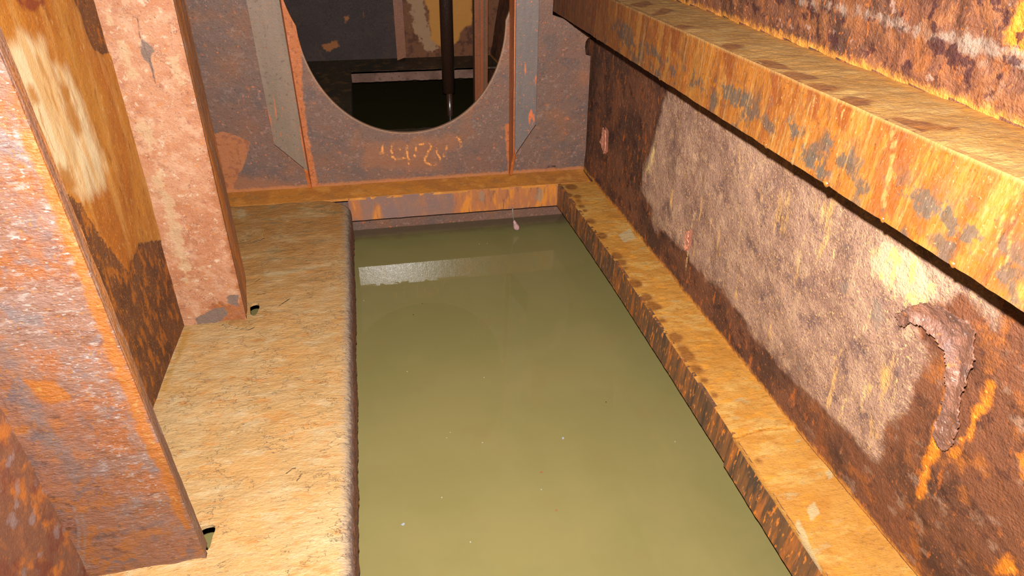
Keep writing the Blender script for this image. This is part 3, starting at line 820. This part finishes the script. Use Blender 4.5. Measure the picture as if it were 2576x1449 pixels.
def wl_fn(U, V):
    b = sd_polys(U, V, Q['wl_brown']) + 0.006 * vnoise(U, V, 60, 5, 3)
    x = wall_left_x(U, V) + 0.002 * vnoise(U, V, 14, 12, 4) - 0.003 / (1 + np.exp(-b / 0.003))
    return x, U, V


ys = np.concatenate([frange(-0.5, 0.7, 0.03)[:-1], frange(0.7, 1.56, 0.005)[:-1], frange(1.56, 3.86, 0.05)])
zs = np.concatenate([frange(-0.36, -0.02, 0.05)[:-1], frange(-0.02, 1.0, 0.0055)[:-1], frange(1.0, 1.5, 0.04)])
wall_left = sheet('wall_left', ys, zs, wl_fn, (-0.012, 0, 0), mat_wall_left(), attr_fn=wl_attrs, flip=True)
tag(wall_left, 'hull plate with flaking cream and golden paint between the two big frames', 'wall', kind='structure')

# back bulkhead with its oval lightening hole
HX, HZ, HA, HB, HS = 0.117, 0.557, 0.335, 0.37, 0.30


def hole_pt(t):
    c, s = math.cos(t), math.sin(t)
    z = HZ + HB * s + (HS if s > 0 else 0)
    return HX + HA * math.copysign(abs(c) ** 0.95, c), z


OUTER = [(-0.62, -0.36), (0.80, -0.36), (0.775, 0.0), (0.757, 0.435), (0.739, 0.437), (0.7335, 0.462), (0.735, 0.480), (0.742, 0.492), (0.757, 0.494),
         (0.752, 0.497), (0.735, 0.507), (0.700, 0.530), (0.650, 0.558), (0.611, 0.571), (0.611, 1.50), (-0.62, 1.50)]


def ray_out(cx, cz, dx, dz):
    best = 1e9
    n = len(OUTER)
    for i in range(n):
        ax, az = OUTER[i]
        bx, bz = OUTER[(i + 1) % n]
        ex, ez = bx - ax, bz - az
        den = dx * ez - dz * ex
        if abs(den) < 1e-12:
            continue
        t = ((ax - cx) * ez - (az - cz) * ex) / den
        s = ((ax - cx) * dz - (az - cz) * dx) / den
        if t > 1e-6 and -1e-9 <= s <= 1 + 1e-9:
            best = min(best, t)
    return best


CX, CZ = HX, 0.60
ang = [2 * math.pi * k / 1000 for k in range(1000)] + [math.atan2(z - CZ, x - CX) % (2 * math.pi) for x, z in OUTER]
ang += [a + d for a in ang[1000:] for d in (-1e-3, 1e-3)]
ang = np.unique(np.round(np.array(ang) % (2 * math.pi), 6))
hole_dense = [hole_pt(2 * math.pi * k / 4000) for k in range(4000)]
ha = np.array([math.atan2(z - CZ, x - CX) % (2 * math.pi) for x, z in hole_dense])
hr = np.array([math.hypot(x - CX, z - CZ) for x, z in hole_dense])
order = np.argsort(ha)
r_in = np.interp(ang, ha[order], hr[order], period=2 * math.pi)
r_out = np.array([ray_out(CX, CZ, math.cos(a), math.sin(a)) for a in ang])
NV = 70
tt = np.linspace(0, 1, NV)
RR = r_in[:, None] + (r_out - r_in)[:, None] * tt[None, :]
BX = CX + RR * np.cos(ang)[:, None]
BZ = CZ + RR * np.sin(ang)[:, None]
BY = 2.257 + 0.0016 * vnoise(BX, BZ, 16, 41, 4) * (tt[None, :] > 0.02)
na = len(ang)
P = np.stack([BX.ravel(), BY.ravel(), BZ.ravel()], 1)
i, j = np.meshgrid(np.arange(na), np.arange(NV - 1), indexing='ij')
a0 = (i * NV + j).ravel()
a1 = (((i + 1) % na) * NV + j).ravel()
F = np.stack([a0, a0 + 1, a1 + 1, a1], 1)
bh_at = {'orange': sd_polys(BX, BZ, Q['bh_orange']), 'flake': sd_polys(BX, BZ, Q['bh_flake']), 'mark': d_lines(BX, BZ, Q['bh_mark']),
         'stain': sd_polys(BX, BZ, [[(-0.26, -0.01), (-0.228, -0.01), (-0.232, 0.1), (-0.236, 0.2), (-0.230, 0.35), (-0.205, 0.55), (-0.20, 1.0), (-0.26, 1.0)], [(0.455, 0.2), (0.473, -0.01), (0.48, -0.01), (0.48, 0.2)]]),
         'arc': d_lines(BX, BZ, Q['bh_arc']), 'rim': (RR - r_in[:, None]),
         'foot': np.where(BZ > -0.02, 0.012 - BZ, -0.2)}
wall_back = solid('wall_back', P, F, (0, 0.010, 0), mat_bulkhead(), attrs={k: v.ravel() for k, v in bh_at.items()})
tag(wall_back, 'purple-brown bulkhead plate pierced by a large oval hole', 'wall', kind='structure')

M_BH2 = mat_bulkhead('bulkhead_plate_plain', 1.75, False)
o = sheet('wall_back_upper', frange(0.611, 0.80, 0.03), frange(0.84, 1.5, 0.03), lambda U, V: (U, 2.257 + 0 * U, V), (0, 0.010, 0), M_BH2, flip=True)
tag(o, 'small bulkhead plate closing the corner above the upper ledge', 'wall', kind='structure')

# left plate floor: flat, then rolled over into a short downstand
R_NOSE = 0.026
XE = -0.116


def floor_edge(y):
    return XE + 0.0035 * vnoise(y, 0 * y, 9, 51, 3) - 0.07 * np.clip((y - 2.085) / 0.062, 0, 1.2) ** 2


def floor_fn(U, V):
    # U: arc position measured from the start of the roll (negative = flat), V: y
    xe = floor_edge(V)
    flat = np.clip(U, None, 0)
    th = np.clip(U / R_NOSE, 0, math.pi / 2)
    down = np.clip(U - R_NOSE * math.pi / 2, 0, None)
    x = xe - R_NOSE + flat + R_NOSE * np.sin(th)
    z = R_NOSE * (np.cos(th) - 1) - down
    k = np.clip(-U / 0.05, 0, 1)
    z = z + (0.0022 * vnoise(x, V, 16, 61, 4) + 0.0012 * vnoise(x * 0.5, V, 60, 62, 3)) * k
    x = x + (1 - k) * (0.0022 * vnoise(V, U, 45, 63, 3) + 0.0015 * vnoise(V, U, 160, 64, 2))
    return x, V, z


def floor_attrs(X, Y, Z, U, V):
    k = np.where(U > 0.0, 1.0, 0.0)
    return {'edge': U - 0.006, 'far': Y, 'crack': d_lines(X, Y, Q['fl_crack']) + k, 'pale': sd_polys(X, Y, Q['fl_pale']), 'rim': sd_polys(X, Y, Q['fl_rim'])}


def punch(polys):
    def keep(P, F):
        P = P.copy()
        for poly in polys:
            sd = sd_poly(P[:, 0], P[:, 1], poly)
            gone = (sd[F] > 0).sum(1) >= 3
            gone &= (P[F][:, :, 2] > -0.02).all(1)
            F2 = F[~gone]
            edge = np.intersect1d(np.unique(F[gone]), np.unique(F2))
            pp = np.array(poly)
            for v in edge:
                best, bp = 1e9, None
                for q in range(len(pp)):
                    a, b = pp[q], pp[(q + 1) % len(pp)]
                    e = b - a
                    t = np.clip(((P[v, :2] - a) @ e) / (e @ e), 0, 1)
                    c = a + e * t
                    d = np.hypot(*(P[v, :2] - c))
                    if d < best:
                        best, bp = d, c
                if best < 0.012:
                    P[v, :2] = bp
            F = F2
        return P, F
    return keep


us = np.concatenate([frange(-0.47, -0.03, 0.0055)[:-1], frange(-0.03, R_NOSE * 1.5708, 0.002)[:-1], frange(R_NOSE * 1.5708, R_NOSE * 1.5708 + 0.07, 0.006)])
vs = np.concatenate([frange(-0.5, 0.5, 0.02)[:-1], frange(0.5, 2.148, 0.0055)])
M_FLOOR = mat_floor()
floor = sheet('floor', us, vs, floor_fn, (0, 0, -0.008), M_FLOOR, attr_fn=floor_attrs, keep=punch(Q['fl_hole']))
tag(floor, 'sandy silt-covered plate with a rolled edge along the left of the water', 'floor', kind='structure')

M_SCALE = mat_ledge('lifted_scale', 0.8, (216, 166, 104), (206, 150, 84))
for k, pl in enumerate(Q['fl_scale']):
    pa = np.array(pl)
    lo, hi = pa.min(0) - 0.003, pa.max(0) + 0.003
    uu, vv = frange(lo[0], hi[0], 0.003), frange(lo[1], hi[1], 0.003)
    UU, VV = np.meshgrid(uu, vv, indexing='ij')
    sd = sd_poly(UU, VV, pl) + 0.003 * vnoise(UU, VV, 90, 170 + k, 3)
    lift = 0.0035 + 0.004 * np.clip((hi[1] - VV) / (hi[1] - lo[1]), 0, 1) + 0.0012 * vnoise(UU, VV, 40, 180 + k, 3)
    FF = grid_faces(len(uu), len(vv))
    FF = FF[(sd.ravel()[FF] > 0).all(1)]
    solid('rust_scale', np.stack([UU.ravel(), VV.ravel(), lift.ravel()], 1), FF, (0, 0, -0.0022), M_SCALE, floor)

# ceiling, out of the photo but closing the tank
o = sheet('ceiling', frange(-0.65, 0.95, 0.1), frange(-0.5, 3.86, 0.1), lambda U, V: (U, V, 1.5 + 0 * U), (0, 0, 0.012), M_BH2, flip=True)
tag(o, 'rusty deck plate closing the tank overhead', 'ceiling', kind='structure')

# ---------------------------------------------------------------- water
M_W = mat_water('murky_water', 0.95)
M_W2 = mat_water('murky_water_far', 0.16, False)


def water_box(name, x0, x1, y0, y1, mat, plate):
    us, vs = frange(x0, x1, 0.05), np.concatenate([frange(y0, y1 - 0.2, 0.05)[:-1], frange(y1 - 0.2, y1, 0.01)])
    return sheet(name, us, vs, lambda U, V: (U, V, -0.19 + 0 * U), (0, 0, -0.2), mat, attr_fn=lambda X, Y, Z, U, V: {'plate': plate - Y})


water = water_box('water', -0.62, 0.93, -0.5, 2.2555, M_W, 2.2555)
tag(water, 'still murky olive-green bilge water filling the middle of the tank', 'water', kind='structure')
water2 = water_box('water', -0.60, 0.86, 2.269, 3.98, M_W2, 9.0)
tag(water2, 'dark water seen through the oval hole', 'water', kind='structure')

# ---------------------------------------------------------------- ledge at the foot of the bulkhead
ledge = thing('bulkhead_ledge', (0.26, 2.2, 0.0), 'orange-brown angle ledge along the foot of the pierced bulkhead', 'ledge')
M_LEDGE = mat_ledge('wet_ochre_ledge', 2.0)
sheet('top_flange', frange(-0.60, 0.765, 0.008), frange(2.148, 2.256, 0.006),
      lambda U, V: (U, V, 0.001 + 0.0012 * vnoise(U, V, 22, 71, 4) * np.clip((V - 2.148) / 0.01, 0, 1)), (0, 0, -0.009), M_LEDGE, ledge)
sheet('lip', frange(-0.124, 0.640, 0.006), frange(-0.090, 0.0, 0.006),
      lambda U, V: (U, 2.148 + 0.0001 * vnoise(U, V, 40, 72, 3), V + 0.0015 * vnoise(U, 0 * V, 30, 73, 3)), (0, 0.010, 0), mat_lip_back(), ledge,
      attr_fn=lambda X, Y, Z, U, V: {'orange': sd_polys(U, V, Q['lb_orange']), 'grey': sd_polys(U, V, Q['lb_grey'])})
to_local(ledge)

# ---------------------------------------------------------------- lower stringer on the right hull plate
stringer = thing('stringer', (0.75, 1.0, 0.0), 'low ochre ledge with dark drip spots between water and right plate', 'ledge', 'stringers on the right plate')


def st_attrs(X, Y, Z, U, V):
    s = np.full(X.shape, -9.0)
    for x, y, r in Q['st_spots']:
        s = np.maximum(s, r * 0.85 - np.hypot(X - x, (Y - y) * 0.9))
    return {'spots': s, 'grey': sd_polys(X, Y, Q['st_grey']), 'step': d_lines(X, Y, Q['st_step'])}


def st_fn(U, V):
    x0 = lower_x(U) - 0.004 * (U < 0.885) + 0.0012 * vnoise(U, 0 * U, 40, 81, 3)
    x = x0 + (wall_right_x(U, 0.0) + 0.004 - x0) * V
    z = 0.0012 * vnoise(U, x, 30, 82, 4) + 0.0008 * vnoise(U, x * 0.5, 110, 83, 2) - 0.003 * (U < 0.885)
    return x, U, z * np.clip(V / 0.04, 0.0, 1) + 0.0


ys = np.concatenate([frange(-0.5, 0.4, 0.03)[:-1], frange(0.4, 2.147, 0.005)])
sheet('top_flange', ys, np.linspace(0, 1, 34), st_fn, (0, 0, -0.010), mat_stringer_top(), stringer, attr_fn=st_attrs, flip=False)
M_SLIP = mat_stringer_lip()
sheet('lip', ys, np.linspace(0, 1, 16),
      lambda U, V: (lower_x(U) - 0.004 * (U < 0.885) + 0.0012 * vnoise(U, 0 * U, 40, 81, 3) - 0.0005, U, -0.003 * (U < 0.885) - V * 0.089 + 0.0012 * V * vnoise(U, 0 * U, 45, 84, 3)),
      (0.010, 0, 0), M_SLIP, stringer, flip=False)
to_local(stringer)

# ---------------------------------------------------------------- upper stringer
upper = thing('stringer', (0.7, 1.0, 0.75), 'high orange ledge on the right with pale rust runs down its face', 'ledge', 'stringers on the right plate')
ys = np.concatenate([frange(-0.5, 0.4, 0.03)[:-1], frange(0.4, 2.26, 0.005)[:-1], frange(2.26, 3.5, 0.05)])


def up_edge(U):
    return upper_x(U) + 0.0015 * vnoise(U, 0 * U, 30, 91, 3)


def up_fn(U, V):
    x0 = up_edge(U)
    x = x0 + (wall_right_x(U, upper_z(U)) + 0.006 - x0) * V
    return x, U, upper_z(U) + (0.002 * vnoise(U, x, 26, 92, 4) + 0.001 * vnoise(U, x * 0.5, 100, 93, 2)) * np.clip(V / 0.05, 0, 1)


sheet('top_flange', ys, np.linspace(0, 1, 40), up_fn, (0, 0, -0.010), mat_upper_top(), upper,
      attr_fn=lambda X, Y, Z, U, V: {'wedge': sd_polys(X, Y, Q['ul_wedge']), 'wall': wall_right_x(Y, upper_z(Y)) - X}, flip=False)
sheet('web', ys, np.linspace(0, 1, 26),
      lambda U, V: (up_edge(U) - 0.0005 - 0.001 * vnoise(U, V, 40, 94, 3), U, upper_z(U) - 0.112 * V - 0.001 * V * vnoise(U, 0 * U, 50, 95, 3)), (0.010, 0, 0), mat_upper_face(), upper,
      attr_fn=lambda X, Y, Z, U, V: {'grey': sd_polys(Y, Z, Q['uf_grey']), 'streak': d_lines(Y, Z, Q['uf_streak']), 'wedge': sd_polys(Y, Z, Q['uf_wedge']), 'drop': upper_z(Y) - Z, 'far': Y}, flip=False)
M_DRIP = mat_flat('wet_rust_drip', (214, 132, 48), 0.6, 0.3, 0.6)
for y, s in Q['uf_drips']:
    x, z = float(upper_x(y)) + 0.004, float(upper_z(y)) - 0.112
    tube('rust_drip', [(x, y, z + 0.004), (x, y, z - 0.0018 * s), (x, y, z - 0.0038 * s), (x, y, z - 0.0048 * s)], [0.0065 * s, 0.0036 * s, 0.0018 * s, 0.0006], M_DRIP, upper, 12)
to_local(upper)


# ---------------------------------------------------------------- frames on the left hull plate
def hull_frame(y, xfree, width, label, web_mat, flange_mat, web_attrs, seed):
    t = thing('hull_frame', (-0.46, y, 0.0), label, 'frame', 'upright frames on the left plate')
    zs = frange(0.0, 1.49, 0.006)

    def fn(U, V):
        x0, x1 = wall_left_x(y, V) - 0.004, xfree(V)
        x = x0 + (x1 - x0) * U
        yy = y + 0.003 * vnoise(x, V, 18, seed, 4) * np.clip((1 - U) / 0.05, 0, 1)
        return x, yy, V + 0.003 * (1 - np.clip(V / 0.02, 0, 1)) * vnoise(x, 0 * x, 60, seed + 3, 3)

    sheet('web', np.linspace(0, 1, 44), zs, fn, (0, 0.010, 0), web_mat, t, attr_fn=web_attrs, flip=False)

    def ff(U, V):
        w = np.minimum(width, 0.016 + V * 0.9)
        rnd = 0.010 * np.clip(1 - V / 0.012, 0, 1)
        return xfree(V) + 0.0004 - 0.012 * U * 0 - 0.004 * np.clip(1 - U / 0.12, 0, 1) ** 2 - rnd * 0.4 + 0.0008 * vnoise(V, U, 40, seed + 5, 3), y + 0.002 + w * U, V

    sheet('flange', np.linspace(0, 1, 16), zs, ff, (-0.010, 0, 0), flange_mat, t, flip=False)
    to_local(t)
    return t


hull_frame(0.785, lambda z: -0.376 + 0.004 * z, 0.020, 'nearest orange-scaled upright frame at the lower left', mat_frame1_web(),
           mat_flange('frame_edge_brown', 0.75, ((150, 100, 70), (136, 86, 58), (176, 104, 40), (170, 136, 120))),
           lambda X, Y, Z, U, V: {'dark': sd_polys(X, Z, Q['f1_dark']), 'band': sd_polys(X - 0.001, Z, Q['f1_band']), 'grey': sd_polys(X, Z, Q['f1_grey']), 'scratch': d_lines(X, Z, Q['f1_scratch'])}, 101)
hull_frame(1.495, lambda z: -0.388 + 0.024 * z, 0.090, 'pinkish upright frame standing between painted plate and pierced bulkhead', mat_frame2_web(),
           mat_flange('frame_edge_orange', 1.5, ((158, 92, 36), (134, 80, 42), (190, 104, 22), (150, 120, 104))),
           lambda X, Y, Z, U, V: {'cream': sd_polys(X, Z, Q['f2_cream']), 'grey': sd_polys(X, Z, Q['f2_grey']), 'orange': sd_polys(X, Z, Q['f2_orange']), 'crack': d_lines(X, Z, Q['f2_crack'])}, 121)


# ---------------------------------------------------------------- stiffeners either side of the hole
def stiffener(name, xw, side, depth, fw, snipe, label, cat_group, m_web, m_fl, y0, over, ztop=1.49):
    """web stands off the plate at y0, flange at its near end; side -1 = flange to the left"""
    t = thing(name, (xw(0.0), y0, 0.0), label, 'stiffener', cat_group)
    zs = frange(0.0, ztop, 0.008)
    za, zb = snipe

    def wf(U, V):
        d = np.minimum(depth, 0.014 + np.clip(V, 0, None) * (depth - 0.014) / zb)
        return xw(V) + 0.0008 * vnoise(U, V, 30, 131, 3), y0 - d * U, V

    sheet('web', np.linspace(0, 1, 10), zs, wf, (side * 0.010, 0, 0), m_web, t, flip=(side < 0))

    def gf(U, V):
        # U across from the web outwards; the lower end is cut on the slant
        zlow = zb + (za - zb) * np.clip(U, 0, 1)
        z = zlow + (ztop - zlow) * V
        return xw(z) - side * over + side * (fw + over) * U, y0 - depth + 0 * U + 0.0008 * vnoise(U, z, 20, 133, 3), z

    sheet('flange', np.linspace(0, 1, 14), np.linspace(0, 1, 120) ** 1.3, gf, (0, -0.009, 0), m_fl, t, flip=(side > 0))
    to_local(t)
    return t


M_ST_ORANGE = mat_steel('stiffener_orange', 1.8, (178, 94, 38), (154, 76, 28), (206, 112, 52))
M_ST_GREY = mat_steel('stiffener_grey', 1.8, (116, 94, 78), (104, 86, 70), (168, 86, 40), stretch=(1, 1, 0.1), spec=0.3)
M_ST_BLUE = mat_steel('stiffener_bluegrey', 1.8, (98, 84, 78), (90, 80, 76), (190, 92, 42), stretch=(1, 1, 0.3), spec=0.3)
stiffener('bulkhead_stiffener', lambda z: -0.250 + 0 * z, -1, 0.06, 0.090, (0.200, 0.095),
          'grey flanged stiffener with an orange edge left of the oval hole', 'stiffeners beside the oval hole', M_ST_ORANGE, M_ST_GREY, 2.257, 0.003)
stiffener('bulkhead_stiffener', lambda z: 0.474 - 0.011 * z / 0.63, 1, 0.08, 0.078, (0.228, 0.118),
          'blue-grey flanged stiffener right of the oval hole, by the corner', 'stiffeners beside the oval hole', M_ST_ORANGE, M_ST_BLUE, 2.257, -0.004)

# ---------------------------------------------------------------- hanging drip under the ledge
ic = thing('rust_icicle', (0.478, 2.145, -0.09), 'thin rust icicle with a pale bulb hanging under the wet ledge', 'icicle')
tube('stem', [(0.468, 2.146, -0.086), (0.471, 2.146, -0.115), (0.474, 2.145, -0.142)], [0.0026, 0.0022, 0.003], mat_flat('icicle_stem', (130, 116, 100), 1.6), ic, 10)
tube('bulb', [(0.474, 2.145, -0.138), (0.478, 2.145, -0.150), (0.484, 2.144, -0.166), (0.487, 2.143, -0.176), (0.487, 2.143, -0.180)], [0.003, 0.007, 0.012, 0.011, 0.004],
     mat_flat('icicle_bulb', (168, 126, 122), 1.9), ic, 14)
to_local(ic)

# ---------------------------------------------------------------- the next bay, through the hole
def far_attrs(X, Y, Z, U, V):
    return {'tan': sd_polys(X, Z, Q['b2_tan']), 'cream': sd_polys(X, Z, Q['b2_cream']), 'orange': sd_polys(X, Z, Q['b2_orange']), 'right': X - 0.15}


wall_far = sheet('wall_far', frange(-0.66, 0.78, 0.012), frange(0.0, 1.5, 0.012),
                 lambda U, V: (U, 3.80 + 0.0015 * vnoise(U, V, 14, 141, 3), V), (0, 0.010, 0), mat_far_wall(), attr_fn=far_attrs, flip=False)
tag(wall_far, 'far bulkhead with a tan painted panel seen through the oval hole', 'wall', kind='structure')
o = sheet('wall_end', frange(-0.66, 0.80, 0.1), frange(-0.4, 1.5, 0.1), lambda U, V: (U, 3.98 + 0 * U, V), (0, 0.010, 0), M_BH2, flip=False)
tag(o, 'dark end plate beyond the far ledge', 'wall', kind='structure')
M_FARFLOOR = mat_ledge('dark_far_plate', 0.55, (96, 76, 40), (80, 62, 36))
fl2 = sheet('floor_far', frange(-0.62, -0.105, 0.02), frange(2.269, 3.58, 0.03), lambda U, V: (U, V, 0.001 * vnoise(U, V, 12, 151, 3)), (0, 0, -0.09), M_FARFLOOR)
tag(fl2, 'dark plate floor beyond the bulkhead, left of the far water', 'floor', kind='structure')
fledge = thing('bulkhead_ledge', (0.2, 3.7, 0.0), 'pale-lipped ledge across the far end, seen through the oval hole', 'ledge')
sheet('top_flange', frange(-0.62, 0.78, 0.02), frange(3.58, 3.80, 0.01), lambda U, V: (U, V, 0.001 * vnoise(U, V, 20, 152, 3)), (0, 0, -0.009), M_FARFLOOR, fledge)
M_FLIP = mat_steel('pale_scaled_lip', 0.8, (182, 136, 118), (150, 108, 90), (104, 90, 90), 0.7, (1, 1, 1), 0.2, 0.8)
sheet('lip', frange(-0.105, 0.60, 0.008), frange(-0.055, 0.0, 0.006), lambda U, V: (U, 3.58 + 0 * U, V - 0.004 * vnoise(U, 0 * U, 25, 153, 4) * (V < -0.03)), (0, 0.010, 0), M_FLIP, fledge)
to_local(fledge)
M_FST = mat_steel('far_stiffener_rust', 1.3, (150, 84, 44), (128, 70, 38), (178, 100, 50))
stiffener('far_stiffener', lambda z: 0.150 + 0 * z, 1, 0.045, 0.045, (0.02, 0.004), 'slim rust-brown stiffener dividing the far bulkhead seen through the hole', None, M_FST, M_FST, 3.80, 0.004)

post = thing('angle_post', (0.54, 3.25, -0.25), 'orange-striped angle post standing behind the right side of the oval hole', 'post')
M_POST = mat_steel('post_stripes', 1.35, (176, 86, 38), (108, 82, 60), (196, 104, 44), 0.6, (7, 1, 0.03), 0.25)
sheet('web', frange(0.500, 0.512, 0.004), frange(-0.25, 1.49, 0.02), lambda U, V: (U, 3.25 - 0.0 * U, V), (0, 0.06, 0), M_POST, post)
sheet('flange', frange(0.512, 0.565, 0.006), frange(-0.25, 1.49, 0.02), lambda U, V: (U, 3.255 + 0.003 * vnoise(U, V, 20, 160, 2), V), (0, 0.010, 0), M_POST, post)
to_local(post)

pipe = thing('sounding_pipe', (0.384, 3.4, -0.07), 'dark upright pipe with a thinner rod, seen through the oval hole', 'pipe')
M_PIPE = mat_steel('dark_pipe', 0.9, (84, 52, 36), (70, 46, 36), (110, 70, 50), 0.32, (1, 1, 0.1), 0.7, 0.15)
tube('sleeve', [(0.384, 3.4, 1.49), (0.384, 3.4, 0.5), (0.384, 3.4, -0.066)], [0.032, 0.032, 0.032], M_PIPE, pipe, 28)
tube('rod', [(0.388, 3.4, -0.06), (0.388, 3.4, -0.30)], [0.016, 0.016], M_PIPE, pipe, 20)
to_local(pipe)

# ---------------------------------------------------------------- specks floating on the water
rng = random.Random(5)
SPECK = {'b': (mat_flat('speck_pale_blue', (170, 172, 186), 1.2), 0.0042, 'bluish-white'), 'w': (mat_flat('speck_white', (220, 214, 190), 1.1), 0.0018, 'tiny whitish'),
         'o': (mat_flat('speck_orange', (176, 110, 56), 1.0), 0.0035, 'orange'), 'r': (mat_flat('speck_brown', (96, 48, 34), 1.0), 0.0022, 'dark brown')}
for x, y, k in Q['specks']:
    m, r, word = SPECK[k]
    n = 9
    top = [(math.cos(2 * math.pi * q / n) * r * rng.uniform(0.4, 1.2), math.sin(2 * math.pi * q / n) * r * rng.uniform(0.4, 1.2)) for q in range(n)]
    verts = [(a, b, 0.0012) for a, b in top] + [(a * 0.8, b * 0.8, -0.0006) for a, b in top]
    faces = [tuple(range(n)), tuple(range(2 * n - 1, n - 1, -1))] + [(q, n + q, n + (q + 1) % n, (q + 1) % n) for q in range(n)]
    o = link('floating_speck', verts, faces, m, smooth=False)
    o.location = (x, y, -0.19)
    tag(o, word + ' speck of debris floating on the green water', 'speck', word + ' specks on the water')
